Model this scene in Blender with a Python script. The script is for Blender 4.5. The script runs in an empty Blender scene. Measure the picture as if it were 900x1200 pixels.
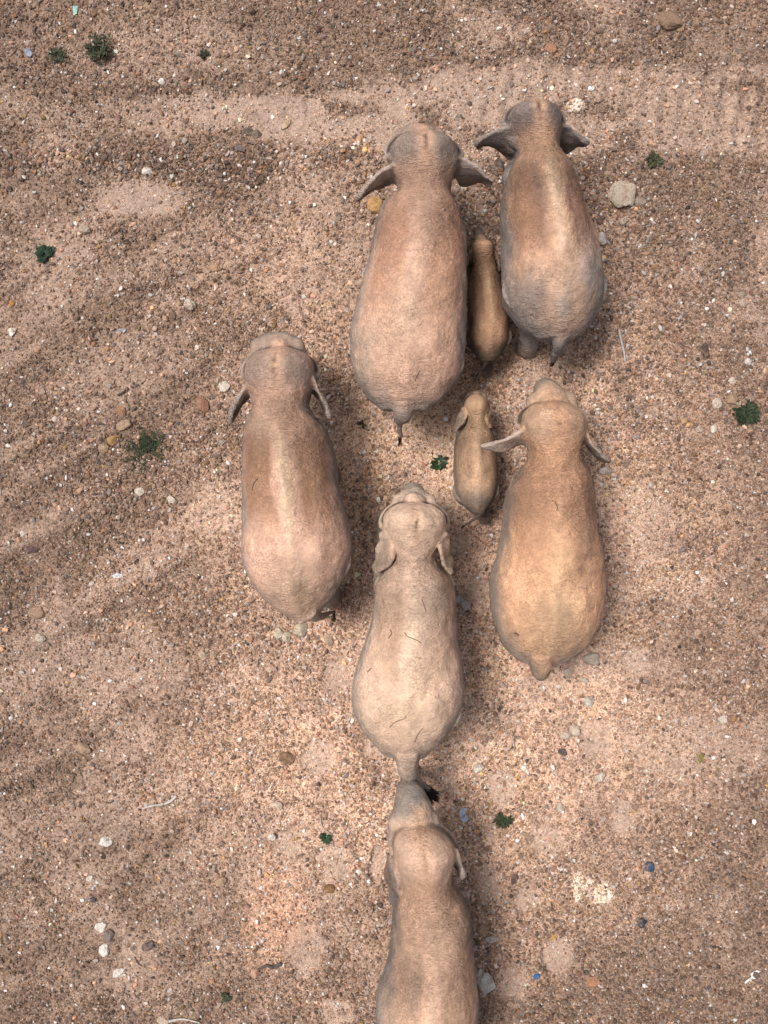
import bpy, math, random
import numpy as np
from mathutils import Vector
random.seed(7); np.random.seed(7)
S = bpy.context.scene
C = S.collection

# ------------------------------------------------------------------ camera
H, F = 14.0, 1190.0                       # drone height in metres, focal length in photo pixels
cam_d = bpy.data.cameras.new("camera"); cam = bpy.data.objects.new("camera", cam_d); C.objects.link(cam)
cam.location = (0, 0, H); cam.rotation_euler = (0, 0, 0)
cam_d.sensor_fit = 'VERTICAL'; cam_d.sensor_height = 24.0; cam_d.lens = 24.0*F/1200.0
cam_d.clip_start = 0.1; cam_d.clip_end = 2000
S.camera = cam

# ------------------------------------------------------------------ sky, sun, exposure
SUN_EL, SUN_AZ = math.radians(69), math.radians(-68)      # azimuth from north (+y), clockwise: light from the left, a little ahead
w = bpy.data.worlds.new("World"); S.world = w; w.use_nodes = True
nt = w.node_tree; bg = nt.nodes['Background']
sky = nt.nodes.new('ShaderNodeTexSky'); sky.sky_type = 'NISHITA'; sky.sun_disc = False
sky.sun_elevation = SUN_EL; sky.sun_rotation = SUN_AZ; sky.dust_density = 4.0; sky.air_density = 0.7; sky.ozone_density = 0.6
hs = nt.nodes.new('ShaderNodeHueSaturation'); hs.inputs['Saturation'].default_value = .4      # thin high cloud whitens the sky
nt.links.new(sky.outputs[0], hs.inputs['Color']); nt.links.new(hs.outputs[0], bg.inputs[0]); bg.inputs[1].default_value = 0.096
sd = bpy.data.lights.new("sun", 'SUN'); sd.energy = 2.4; sd.angle = math.radians(17); sd.color = (1, .94, .87)
sun = bpy.data.objects.new("sun", sd); C.objects.link(sun); sun.location = (-6, 2, 12)
sv = Vector((math.sin(SUN_AZ)*math.cos(SUN_EL), math.cos(SUN_AZ)*math.cos(SUN_EL), math.sin(SUN_EL)))
sun.rotation_euler = (-sv).to_track_quat('-Z', 'Y').to_euler()
S.view_settings.view_transform = 'Standard'; S.view_settings.look = 'None'
S.view_settings.exposure = 0.45; S.view_settings.gamma = 1.0; S.view_settings.use_curve_mapping = False

# ------------------------------------------------------------------ helpers
def P2W(px, py, z=0.0):
    k = (H-z)/F
    return np.array([(px-450)*k, (600-py)*k, z])

def _h(i, j, k, s):
    n = (i*374761393 + j*668265263 + k*2147483647 + s*974634777) & 0xffffffff
    n = ((n ^ (n >> 13))*1274126177) & 0xffffffff
    n = ((n ^ (n >> 16))*2246822519) & 0xffffffff
    return ((n ^ (n >> 15)) & 0xffffff)/float(0xffffff)
def vn(x, y, z=0.0, s=0):
    x = np.asarray(x, float); y = np.asarray(y, float); z = np.zeros_like(x)+z
    i, j, k = [np.floor(a).astype(np.int64) for a in (x, y, z)]
    f = [x-i, y-j, z-k]; f = [a*a*(3-2*a) for a in f]
    r = 0
    for a in (0, 1):
        for b in (0, 1):
            for c in (0, 1):
                wgt = (f[0] if a else 1-f[0])*(f[1] if b else 1-f[1])*(f[2] if c else 1-f[2])
                r = r + wgt*_h(i+a, j+b, k+c, s)
    return r
def fbm(x, y, z=0.0, o=4, s=0):
    r = 0; a = .5; t = 0; q = 1.0
    for n in range(o):
        r = r + a*vn(np.asarray(x)*q+n*17.3, np.asarray(y)*q-n*9.1, np.asarray(z)*q+n*3.7, s+n); t += a; a *= .55; q *= 2.03
    return r/t
def sstep(a, b, x):
    t = np.clip((x-a)/(b-a), 0, 1); return t*t*(3-2*t)

def mesh_from(name, V, faces_flat, fsize, cols=None, smooth=False):
    """V (n,3); faces_flat (m*fsize); one mesh datablock"""
    me = bpy.data.meshes.new(name); V = np.asarray(V, np.float32); ff = np.asarray(faces_flat, np.int32).ravel()
    m = len(ff)//fsize
    me.vertices.add(len(V)); me.vertices.foreach_set('co', V.ravel())
    me.loops.add(len(ff)); me.loops.foreach_set('vertex_index', ff)
    me.polygons.add(m); me.polygons.foreach_set('loop_start', np.arange(m, dtype=np.int32)*fsize)
    me.polygons.foreach_set('use_smooth', np.full(m, smooth))
    me.update(calc_edges=True)
    if cols is not None: set_cols(me, cols)
    return me
def set_cols(me, cols, name='coat'):
    c = np.ones((len(me.vertices), 4), np.float32); c[:, :3] = cols
    a = me.color_attributes.new(name, 'FLOAT_COLOR', 'POINT'); a.data.foreach_set('color', c.ravel())
def link(name, me, mat=None, parent=None):
    o = bpy.data.objects.new(name, me); C.objects.link(o)
    if mat: me.materials.append(mat)
    if parent: o.parent = parent
    return o
def tag(o, label=None, cat=None, group=None, kind=None):
    if label: o['label'] = label
    if cat: o['category'] = cat
    if group: o['group'] = group
    if kind: o['kind'] = kind
    return o
def empty(name, loc):
    o = bpy.data.objects.new(name, None); C.objects.link(o); o.location = loc; o.empty_display_size = .2
    return o

class N:
    """tiny node-tree builder"""
    def __init__(s, name):
        s.m = bpy.data.materials.new(name); s.m.use_nodes = True; s.t = s.m.node_tree
        s.b = s.t.nodes['Principled BSDF']
    def n(s, typ, **kw):
        nd = s.t.nodes.new(typ)
        for k, v in kw.items():
            if k in ('operation', 'blend_type', 'data_type', 'feature', 'distance', 'attribute_name', 'noise_dimensions', 'wave_type', 'bands_direction', 'normalize', 'invert', 'clamp_result'):
                setattr(nd, k, v)
        return nd
    def l(s, a, b): s.t.links.new(a, b)
    def tex(s, typ, scale, coord, detail=4, rough=.55, **kw):
        nd = s.n(typ, **kw); nd.inputs['Scale'].default_value = scale
        if 'Detail' in nd.inputs: nd.inputs['Detail'].default_value = detail
        if 'Roughness' in nd.inputs: nd.inputs['Roughness'].default_value = rough
        s.l(coord, nd.inputs['Vector']); return nd
    def ramp(s, src, a, b, ca=(0, 0, 0, 1), cb=(1, 1, 1, 1)):
        r = s.n('ShaderNodeValToRGB'); s.l(src, r.inputs[0])
        r.color_ramp.elements[0].position = a; r.color_ramp.elements[0].color = ca
        r.color_ramp.elements[1].position = b; r.color_ramp.elements[1].color = cb
        return r.outputs[0]
    def mix(s, fac, a, b, bt='MIX'):
        m = s.n('ShaderNodeMix', data_type='RGBA', blend_type=bt)
        for sock, v in ((m.inputs[0], fac), (m.inputs[6], a), (m.inputs[7], b)):
            if hasattr(v, 'links'): s.l(v, sock)
            else: sock.default_value = v if not isinstance(v, tuple) else (tuple(v)+(1,))[:4]
        return m.outputs[2]
    def math(s, op, a, b=None, c=None):
        m = s.n('ShaderNodeMath', operation=op)
        for i, v in enumerate((a, b, c)):
            if v is None: continue
            if hasattr(v, 'links'): s.l(v, m.inputs[i])
            else: m.inputs[i].default_value = v
        return m.outputs[0]
    def bump(s, h, dist, strength=1.0, prev=None):
        b = s.n('ShaderNodeBump'); b.inputs['Distance'].default_value = dist; b.inputs['Strength'].default_value = strength
        s.l(h, b.inputs['Height'])
        if prev is not None: s.l(prev, b.inputs['Normal'])
        return b.outputs[0]

# ------------------------------------------------------------------ materials
def skin_material():
    q = N('dusty_skin'); tc = q.n('ShaderNodeTexCoord').outputs['Object']
    at = q.n('ShaderNodeAttribute', attribute_name='coat').outputs['Color']
    wr = q.n('ShaderNodeAttribute', attribute_name='wrinkle').outputs['Color']
    col = at
    n1 = q.tex('ShaderNodeTexNoise', 11, tc, 5, .68)
    col = q.mix(.6, col, q.ramp(n1.outputs[0],   .3, .7, (.78, .76, .76, 1), (1.36, 1.34, 1.3, 1)), 'MULTIPLY')
    n2 = q.tex('ShaderNodeTexNoise', 42, tc, 4, .75)
    nk = q.tex('ShaderNodeTexNoise', 2.1, tc, 3)
    col = q.mix(q.ramp(nk.outputs[0], .38, .6, (.2, .2, .2, 1), (.85, .85, .85, 1)), col, q.ramp(n2.outputs[0], .36, .64, (.68, .65, .64, 1), (1.44, 1.44, 1.43, 1)), 'MULTIPLY')
    # crusts of dry mud, small dark crumbs and pale grit lying in the hide
    dn = q.tex('ShaderNodeTexNoise', 22, tc, 3); wv = q.n('ShaderNodeMix', data_type='VECTOR'); wv.inputs[0].default_value = .09
    q.l(tc, wv.inputs[4]); q.l(dn.outputs['Color'], wv.inputs[5]); wcs = wv.outputs[1]
    for sc_, k_, ns, lo_, hi_, cc, am in ((9.5, .5, 2.2, .36, .5, (.10, .065, .05), .75), (14, .3, 2.2, .36, .5, (.13, .085, .065), .7), (8, .45, 2.9, .4, .54, (.70, .52, .40), .5), (13, .4, 2.4, .4, .54, (.70, .52, .40), .45)):
        v1 = q.tex('ShaderNodeTexVoronoi', sc_, wcs); nm = q.tex('ShaderNodeTexNoise', ns, tc, 4)
        sp = q.n('ShaderNodeSeparateColor'); q.l(v1.outputs['Color'], sp.inputs[0])
        rad = q.math('MULTIPLY_ADD', sp.outputs[1], .16, .05)
        dot = q.math('MULTIPLY', q.math('LESS_THAN', v1.outputs['Distance'], rad), q.math('GREATER_THAN', sp.outputs[0], k_))
        dot = q.math('MULTIPLY', dot, q.ramp(nm.outputs[0], lo_, hi_))
        col = q.mix(q.math('MULTIPLY', dot, am), col, cc)
    # thin scratches and straws
    for k, (rz, sc, th) in enumerate(((.6, 2.2, .70), (-.9, 2.6, .70), (1.7, 2.4, .715))):
        m0 = q.n('ShaderNodeMapping'); q.l(tc, m0.inputs[0]); m0.inputs['Rotation'].default_value = (0, 0, rz)
        mp = q.n('ShaderNodeMapping'); q.l(m0.outputs[0], mp.inputs[0])
        mp.inputs['Scale'].default_value = (11, 1.8, 3); mp.inputs['Location'].default_value = (k*3.1, k*7.7, 0)
        ns = q.tex('ShaderNodeTexNoise', sc, mp.outputs[0], 1.5, .5)
        col = q.mix(q.math('MULTIPLY', q.ramp(ns.outputs[0], th, th+.03), .22), col, (.10, .065, .05))
    q.l(col, q.b.inputs['Base Color']); q.b.inputs['Roughness'].default_value = .92
    q.b.inputs['Specular IOR Level'].default_value = .22
    # hide relief: cross folds along the body, cracked cells, fine grain
    mp = q.n('ShaderNodeMapping'); q.l(tc, mp.inputs[0]); mp.inputs['Scale'].default_value = (2.2, 13, 6)
    nw = q.tex('ShaderNodeTexNoise', 3.2, mp.outputs[0], 3.5, .6)
    fold = q.math('MULTIPLY', q.math('ABSOLUTE', q.math('SUBTRACT', nw.outputs[0], .5)), q.math('MULTIPLY_ADD', wr, 1.6, .14))
    nb = q.bump(fold, .10, .85)
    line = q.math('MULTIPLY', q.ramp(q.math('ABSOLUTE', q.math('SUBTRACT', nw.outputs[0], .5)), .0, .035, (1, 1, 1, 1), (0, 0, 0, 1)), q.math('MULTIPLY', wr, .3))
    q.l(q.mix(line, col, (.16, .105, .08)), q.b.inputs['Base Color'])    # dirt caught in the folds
    vc = q.tex('ShaderNodeTexVoronoi', 22, wcs, feature='DISTANCE_TO_EDGE')
    nb = q.bump(q.ramp(vc.outputs['Distance'], .0, .2), .006, .5, nb)
    nb = q.bump(n2.outputs[0], .010, .5, nb)
    nb = q.bump(n1.outputs[0], .03, .5, nb)
    q.l(nb, q.b.inputs['Normal'])
    return q.m

def plain(name, col, rough=.85, spec=.3, jit=.5, bump=.004, scale=30, attr=False):
    q = N(name); tc = q.n('ShaderNodeTexCoord').outputs['Object']
    n = q.tex('ShaderNodeTexNoise', scale, tc, 5, .65)
    base = q.n('ShaderNodeAttribute', attribute_name='coat').outputs['Color'] if attr else col
    c = q.mix(jit, base, q.ramp(n.outputs[0], .3, .7, (.55, .55, .55, 1), (1.35, 1.35, 1.35, 1)), 'MULTIPLY')
    q.l(c, q.b.inputs['Base Color']); q.b.inputs['Roughness'].default_value = rough
    q.b.inputs['Specular IOR Level'].default_value = spec
    if bump: q.l(q.bump(n.outputs[0], bump, .8), q.b.inputs['Normal'])
    return q.m

def soil_material():
    q = N('gravelly_soil'); tc = q.n('ShaderNodeTexCoord').outputs['Object']
    at = q.n('ShaderNodeAttribute', attribute_name='coat').outputs['Color']
    lo = q.n('ShaderNodeAttribute', attribute_name='loose').outputs['Fac']
    col = at
    n1 = q.tex('ShaderNodeTexNoise', 5, tc, 6, .65)
    col = q.mix(.6, col, q.ramp(n1.outputs[0], .3, .7, (.72, .7, .68, 1), (1.2, 1.2, 1.2, 1)), 'MULTIPLY')
    n3 = q.tex('ShaderNodeTexNoise', 70, tc, 4, .7)
    col = q.mix(.8, col, q.ramp(n3.outputs[0], .33, .67, (.55, .52, .5, 1), (1.35, 1.35, 1.35, 1)), 'MULTIPLY')
    nb = None
    dist = q.tex('ShaderNodeTexNoise', 14, tc, 3)
    wv = q.n('ShaderNodeMix', data_type='VECTOR'); wv.inputs[0].default_value = .03
    q.l(tc, wv.inputs[4]); q.l(dist.outputs['Color'], wv.inputs[5]); wc = wv.outputs[1]
    for sc, dd, st in ((30, .03, 1.0), (70, .013, 1.0)):
        v = q.tex('ShaderNodeTexVoronoi', sc, wc)
        sep = q.n('ShaderNodeSeparateColor'); q.l(v.outputs['Color'], sep.inputs[0])
        tint = q.ramp(sep.outputs[0], 0, 1, (.3, .27, .25, 1), (1.95, 1.92, 1.88, 1))
        r2 = tint.node.color_ramp; e = r2.elements.new(.5); e.color = (.95, .9, .86, 1); e = r2.elements.new(.82); e.color = (1.12, .98, .86, 1); e = r2.elements.new(.93); e.color = (1.25, 1.25, 1.22, 1)
        col = q.mix(q.math('MULTIPLY_ADD', lo, .55, .22), col, tint, 'MULTIPLY')
        hgt = q.math('MULTIPLY', q.ramp(v.outputs['Distance'], .05, .55, (1, 1, 1, 1), (0, 0, 0, 1)), q.math('MULTIPLY_ADD', sep.outputs[1], .8, .2))
        hgt = q.math('MULTIPLY', hgt, q.math('MULTIPLY_ADD', lo, .8, .2))
        nb = q.bump(hgt, dd, st, nb)
    nb = q.bump(n3.outputs[0], .012, .7, nb)
    q.l(nb, q.b.inputs['Normal'])
    q.l(col, q.b.inputs['Base Color']); q.b.inputs['Roughness'].default_value = .93; q.b.inputs['Specular IOR Level'].default_value = .2
    return q.m

M_SKIN = skin_material(); M_SOIL = soil_material()
M_STONE = plain('stone', None, .85, .3, .95, .015, 45, attr=True)
M_PEB = plain('pebble', None, .7, .4, .35, 0, 60, attr=True)
M_HAIR = plain('tail_bristle', (.012, .009, .008), .6, .4, .5, 0)
M_EYE = plain('eye', (.02, .012, .008), .15, .6, .2, 0)
M_LEAF = plain('leaf', None, .6, .35, .5, 0, 40, attr=True)
M_BARK = plain('bleached_wood', None, .8, .25, .4, .002, 60, attr=True)
M_CAP = plain('blue_plastic', (.02, .16, .42), .35, .5, .15, 0)
M_FILM = plain('torn_plastic', None, .4, .5, .4, .003, 50, attr=True)

# ------------------------------------------------------------------ ground relief
FOOT = [(700,868,22,27),(730,956,16,27),(374,887,21,22),(389,1012,22,30),(357,1114,24,38),(590,926,21,26),(572,1036,18,24),
        (442,1010,12,25),(395,793,20,24),(618,1052,17,22),(745,776,20,18),(392,1188,24,18),(602,1150,22,24),(640,985,22,20),(440,880,18,14),(540,640,18,14),(560,690,16,20),(655,1120,20,24),(338,990,20,24)]
def ell(X, Y, cx, cy, rx, ry, rot=0):
    dx, dy = X-cx, Y-cy; c, s = math.cos(rot), math.sin(rot)
    return np.sqrt(((dx*c+dy*s)/rx)**2+((-dx*s+dy*c)/ry)**2)
def features(x, y):
    """x,y world -> height, compactness (0 loose gravel .. 1 smooth packed soil), photo coords"""
    X = 450+x*F/H; Y = 600-y*F/H
    wob = (fbm(x*1.1, y*1.1, 3, 3, 5)-.5)*34
    wob2 = (fbm(x*4, y*4, 1, 3, 6)-.5)*16
    h = (fbm(x*.45, y*.45, 0, 3, 1)-.5)*.11 + (fbm(x*2.2, y*2.2, 0, 4, 2)-.5)*.07
    comp = sstep(.52, .74, fbm(x*.9, y*.9, 8, 4, 9))*.5
    Yw = Y+wob+wob2
    # wheel track across the top
    up = np.interp(X, [0, 330, 450, 640, 900], [104, 110, 92, 76, 66]); lo = np.interp(X, [0, 200, 340, 450, 640, 900], [140, 150, 160, 172, 180, 175])
    tr = sstep(up-8, up+6, Yw)*(1-sstep(lo-6, lo+14, Yw))*sstep(-900, 0, X)
    h = h*(1-.65*tr)-.035*tr + .045*np.exp(-((Yw-up+9)/8)**2) + .05*np.exp(-((Yw-lo-20)/13)**2)*(.4+1.1*vn(x*3, y*3, 2, 4))
    trm = tr*(.3+.7*sstep(120, 260, X)*(1-.45*sstep(560, 760, X)))*sstep(.25, .48, fbm(x*1.5, y*2.5, 5, 3, 12))
    comp = np.maximum(comp, trm*.8)
    h = h + tr*sstep(480, 600, X)*.019*np.sin(2*np.pi*(X+.15*Y+wob2*.3)/23.0)*(.5+vn(x*2,y*2,3,3))
    # packed patches
    for cx, cy, rx, ry, rot, st in ((165,238,62,26,-.12,.9),(285,128,66,20,0,.8),(520,95,90,20,-.08,.8),(60,130,90,18,0,.3),(200,60,120,40,0,.35),(330,1010,90,70,.3,.35),(120,420,60,30,0,.2)):
        d = ell(X+wob2*1.4, Yw+wob2*.8, cx, cy, rx, ry, rot); k = 1-sstep(.45, 1.25, d)
        comp = np.maximum(comp, st*k); h = h*(1-.5*k)-.01*k
    # drifts of soil running up to the right across the left half
    a = math.radians(27); U = x*math.cos(a)+y*math.sin(a); Vv = -x*math.sin(a)+y*math.cos(a)
    lm = (1-sstep(180, 430, X))*sstep(190, 300, Y)
    rd = fbm(U*.45, Vv*2.6, 4, 3, 21)
    h = h+lm*(rd-.5)*.2
    comp = np.maximum(comp, lm*.3*sstep(.48, .62, rd))
    # the dug-over lip by the rear of the leading cow and a long rut lower left
    h = h+.05*np.exp(-((Yw-np.interp(X, [0, 100, 300, 420], [186, 184, 202, 168]))/9)**2)*(1-sstep(400, 450, X))
    for cx, cy, rx, ry in FOOT:
        d = ell(X+wob2*.6, Y+wob2*.6, cx, cy, rx, ry)+(fbm(x*8, y*8, 4, 3, 77)-.5)*.6; k = 1-sstep(.7, 1.08, d)
        h = h*(1-.6*k)-.035*k+.010*np.exp(-((d-1.15)/.16)**2); comp = np.maximum(comp, .78*k)
    h = h+(fbm(x*9, y*9, 0, 4, 31)-.5)*.085*(1-.78*comp)
    r = np.sqrt(x*x+y*y)
    h = h*(1-.5*sstep(10, 30, r))+sstep(30, 300, r)*(fbm(x*.01, y*.01, 0, 3, 40)-.5)*14
    return h, comp, X, Y
def gh(x, y):
    return float(features(np.array([x]), np.array([y]))[0][0])

def axis(half, step, n_out, far):
    a = np.arange(-half, half+step*.5, step)
    g = half+(far-half)*(np.linspace(0, 1, n_out+1)[1:]**3.2) + step*np.arange(1, n_out+1)
    return np.concatenate([-g[::-1], a, g])
def soil_colour(x, y, h, comp, X, Y):
    n = fbm(x*.55, y*.55, 2, 4, 50); n2 = fbm(x*2.4, y*2.4, 2, 4, 55)
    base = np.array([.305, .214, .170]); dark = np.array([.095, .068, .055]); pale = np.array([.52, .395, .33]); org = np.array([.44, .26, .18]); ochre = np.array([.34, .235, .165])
    c = np.ones((len(x), 3))*base
    def mx(c, col, k): k = np.clip(k, 0, 1)[:, None]; return c*(1-k)+col*k
    c = mx(c, ochre, sstep(.45, .7, n2)*.6)
    c = mx(c, dark, sstep(.47, .28, n)*.6)
    c = mx(c, dark, sstep(.5, .36, n2)*.35)
    # edge vignette painted into the soil colour, plus darker earth at the left
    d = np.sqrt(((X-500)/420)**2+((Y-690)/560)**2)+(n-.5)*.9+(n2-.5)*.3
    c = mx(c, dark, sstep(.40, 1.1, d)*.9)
    a = math.radians(27); Vv = -x*math.sin(a)+y*math.cos(a); U = x*math.cos(a)+y*math.sin(a)
    c = mx(c, dark, (1-sstep(200, 420, X))*sstep(190, 320, Y)*sstep(.52, .4, fbm(U*.45, Vv*2.6, 4, 3, 21))*.3)
    c = mx(c, pale, comp*.5)
    c = mx(c, org, .4*(1-sstep(.4, 1.1, ell(X, Y, 325, 1065, 45, 75, .2)+(n2-.5))))
    n4 = fbm(x*9, y*9, 2, 4, 57)
    c = mx(c, np.array([.50, .44, .385]), .65*(1-sstep(.3, 1.25, np.minimum(ell(X, Y, 680, 1041, 16, 13), ell(X, Y, 702, 1052, 15, 14))+(n4-.5)*2)))
    c = mx(c, np.array([.55, .5, .46]), .6*(1-sstep(.5, 1.0, ell(X, Y, 675, 122, 14, 9)+(n2-.5))))
    return c
xs = axis(6.4, .0215, 46, 260); ys = axis(8.3, .0215, 46, 260)
GX, GY = np.meshgrid(xs, ys); gx, gy = GX.ravel(), GY.ravel()
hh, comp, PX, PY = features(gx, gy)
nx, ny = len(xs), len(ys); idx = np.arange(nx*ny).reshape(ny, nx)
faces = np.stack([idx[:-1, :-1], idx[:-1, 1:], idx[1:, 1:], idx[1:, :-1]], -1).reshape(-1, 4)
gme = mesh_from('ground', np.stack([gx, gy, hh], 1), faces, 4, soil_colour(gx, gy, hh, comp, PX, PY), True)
la = gme.attributes.new('loose', 'FLOAT', 'POINT'); la.data.foreach_set('value', (1-comp).astype(np.float32))
tag(link('ground', gme, M_SOIL), kind='structure', label='gravelly reddish brown earth trodden by the herd')

# ------------------------------------------------------------------ loose gravel: tens of thousands of separate little stones in one object
t_ = (1+5**.5)/2
ICO = np.array([(-1,t_,0),(1,t_,0),(-1,-t_,0),(1,-t_,0),(0,-1,t_),(0,1,t_),(0,-1,-t_),(0,1,-t_),(t_,0,-1),(t_,0,1),(-t_,0,-1),(-t_,0,1)])/math.sqrt(1+t_*t_)
ICF = np.array([(0,11,5),(0,5,1),(0,1,7),(0,7,10),(0,10,11),(1,5,9),(5,11,4),(11,10,2),(10,7,6),(7,1,8),(3,9,4),(3,4,2),(3,2,6),(3,6,8),(3,8,9),(4,9,5),(2,4,11),(6,2,10),(8,6,7),(9,8,1)])
OCT = np.array([(1,0,0),(-1,0,0),(0,1,0),(0,-1,0),(0,0,1),(0,0,-1)], float)
OCF = np.array([(0,2,4),(2,1,4),(1,3,4),(3,0,4),(2,0,5),(1,2,5),(3,1,5),(0,3,5)])
def scatter(n, rmin, rmax, alpha, seed, keep_pow=1.0, bright=1.0):
    BV, BF = (OCT, OCF) if rmin < .012 else (ICO, ICF); nv = len(BV)
    R = np.random.RandomState(seed)
    x = R.uniform(-7.2, 7.2, n); y = R.uniform(-9.2, 9.2, n)
    h, cp, X, Y = features(x, y)
    dens = sstep(.3, .62, fbm(x*1.3, y*1.3, 6, 4, 70+seed))*.75+.25
    ridge = np.exp(-((Y-np.interp(X, [0, 100, 300, 420], [188, 186, 204, 170]))/14)**2)*(X < 440)
    ridge = np.maximum(ridge, .8*np.exp(-(((Y-235)/60)**2+((X-640)/110)**2)))
    p = np.clip(dens*(1-.93*cp)**keep_pow+ridge, .02, 1)
    k = R.rand(n) < p; x, y, h, cp, X, Y, ridge = [a[k] for a in (x, y, h, cp, X, Y, ridge)]; n = len(x)
    r = rmin*(1-R.rand(n)*(1-(rmin/rmax)**alpha))**(-1/alpha)
    r *= 1+.35*ridge
    sc = np.stack([R.uniform(.75, 1.45, n), R.uniform(.65, 1.1, n), R.uniform(.5, .85, n)], 1)*r[:, None]
    V = BV[None]*(1+R.uniform(-.26, .26, (n, nv, 1)))+R.uniform(-.16, .16, (n, nv, 3))
    V = V*sc[:, None, :]
    a = R.uniform(0, 2*np.pi, n); t = R.uniform(-.5, .5, n); ca, sa, ct, st = np.cos(a), np.sin(a), np.cos(t), np.sin(t)
    y1 = V[..., 1]*ct[:, None]-V[..., 2]*st[:, None]; z1 = V[..., 1]*st[:, None]+V[..., 2]*ct[:, None]; x1 = V[..., 0]
    W = np.stack([x1*ca[:, None]-y1*sa[:, None]+x[:, None], x1*sa[:, None]+y1*ca[:, None]+y[:, None], z1+(h+sc[:, 2]*R.uniform(.3, 1.05, n))[:, None]], -1)
    pal = np.array([(.40,.25,.165),(.31,.20,.135),(.47,.31,.21),(.24,.155,.11),(.43,.24,.13),(.52,.40,.31),(.60,.53,.47),(.30,.25,.22),(.11,.085,.075),(.42,.27,.10),(.33,.17,.11)])
    pp = np.array([18, 16, 16, 11, 7, 15, 10, 7, 3, 2.5, 4]); pp = pp/pp.sum()
    col = pal[R.choice(len(pal), n, p=pp)]*np.array([1.04, .975, .99])*np.exp(R.normal(.04, .46, (n, 1)))*bright
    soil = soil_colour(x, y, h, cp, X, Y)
    tone = (soil.mean(1)/.235)[:, None]  # stones take on the vignette painted into the soil
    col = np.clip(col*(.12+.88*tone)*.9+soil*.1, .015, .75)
    white = R.rand(n) < .026; col[white] = np.array([.72, .69, .66])*R.uniform(.55, 1.05, (white.sum(), 1))
    Fc = (BF[None]+(np.arange(n)*nv)[:, None, None]).reshape(-1, 3)
    return W.reshape(-1, 3), Fc, np.repeat(col, nv, 0)
Vs, Fs, Cs, off = [], [], [], 0
for args in ((300000, .009, .024, 1.6, 1), (80000, .015, .034, 2.3, 2), (1500, .028, .046, 2.8, 3)):
    V, Fc, Cc = scatter(*args); Vs.append(V); Fs.append(Fc+off); Cs.append(Cc); off += len(V)
tag(link('gravel', mesh_from('gravel', np.concatenate(Vs), np.concatenate(Fs), 3, np.concatenate(Cs)), M_PEB),
    kind='stuff', label='loose tan, brown and white gravel strewn over the bare earth', cat='gravel')

# ------------------------------------------------------------------ elephants
def loft(rings, close=True):
    """rings (m,k,3) -> V, quads/tris as python lists with end fans"""
    m, k = rings.shape[:2]; V = rings.reshape(-1, 3).tolist(); Fc = []
    for i in range(m-1):
        for j in range(k):
            a = i*k+j; b = i*k+(j+1) % k; Fc.append((a, b, b+k, a+k))
    for i, r in ((0, 0), (m-1, (m-1)*k)):
        V.append(rings[i].mean(0).tolist()); c = len(V)-1
        for j in range(k): Fc.append((r+j, r+(j+1) % k, c) if i else (r+(j+1) % k, r+j, c))
    return V, Fc
def resample(P, n):
    """Catmull-Rom through rows of P"""
    P = np.asarray(P, float); m = len(P)
    E = np.vstack([2*P[0]-P[1], P, 2*P[-1]-P[-2]]); out = []
    for t in np.linspace(0, m-1, n):
        i = min(int(t), m-2); f = t-i; a, b, c, d = E[i:i+4]
        out.append(.5*((2*b)+(c-a)*f+(2*a-5*b+4*c-d)*f*f+(3*b-a-3*c+d)*f**3))
    return np.array(out)
def tube(P, n=24, k=18, squash=1.0):
    """P rows (x,y,z,r)"""
    Q = resample(P, n); c = Q[:, :3]; r = np.maximum(Q[:, 3], .004)
    T = np.gradient(c, axis=0); T /= np.linalg.norm(T, axis=1)[:, None]+1e-9
    ref = np.array([1., 0, 0]); rings = []
    for i in range(n):
        if abs(T[i] @ ref) > .97: ref = np.array([0, 1., 0])
        a = ref-T[i]*(T[i] @ ref); a /= np.linalg.norm(a); b = np.cross(T[i], a)
        th = np.linspace(0, 2*np.pi, k, endpoint=False)
        rings.append(c[i]+r[i]*(np.cos(th)[:, None]*a+np.sin(th)[:, None]*b*squash))
    return loft(np.array(rings))
def ellipsoid(c, s, e=1.0, n=16, k=24):
    rings = []
    for t in np.linspace(-math.pi/2*.97, math.pi/2*.97, n):
        th = np.linspace(0, 2*np.pi, k, endpoint=False); g = lambda v: np.sign(v)*np.abs(v)**e
        rings.append(np.stack([c[0]+s[0]*math.cos(t)*g(np.cos(th)), c[1]+s[1]*math.cos(t)*g(np.sin(th)), c[2]+s[2]*math.sin(t)+0*th], 1))
    return loft(np.array(rings))
def ear(rim, low, th):
    A = resample(rim, 16); B = resample(low, 16); top, bot = [], []
    g = np.linspace(0, 1, 9); grid = np.array([A*(1-t)+B*t for t in g])
    s = np.linspace(0, 1, 16)[None, :]; t = g[:, None]
    grid[..., 2] += .02*np.sin(s*9+t*3)*th/.04
    grid[..., 0] += .012*np.sin(s*14+t*5)*th/.04
    du = np.gradient(grid, axis=1); dv = np.gradient(grid, axis=0); nrm = np.cross(du, dv); nrm /= np.linalg.norm(nrm, axis=-1)[..., None]+1e-9
    nrm *= th*.5
    a, b = (grid+nrm), (grid-nrm); m, k = 9, 16
    V = np.concatenate([a.reshape(-1, 3), b.reshape(-1, 3)]).tolist(); Fc = []; o = m*k
    for i in range(m-1):
        for j in range(k-1):
            q = i*k+j; Fc.append((q, q+1, q+k+1, q+k)); Fc.append((o+q, o+q+k, o+q+k+1, o+q+1))
    per = [j for j in range(k)]+[i*k+k-1 for i in range(1, m)]+[(m-1)*k+j for j in range(k-2, -1, -1)]+[i*k for i in range(m-2, 0, -1)]
    for i in range(len(per)):
        p, q = per[i], per[(i+1) % len(per)]; Fc.append((q, p, p+o, q+o))
    return V, Fc

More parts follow.
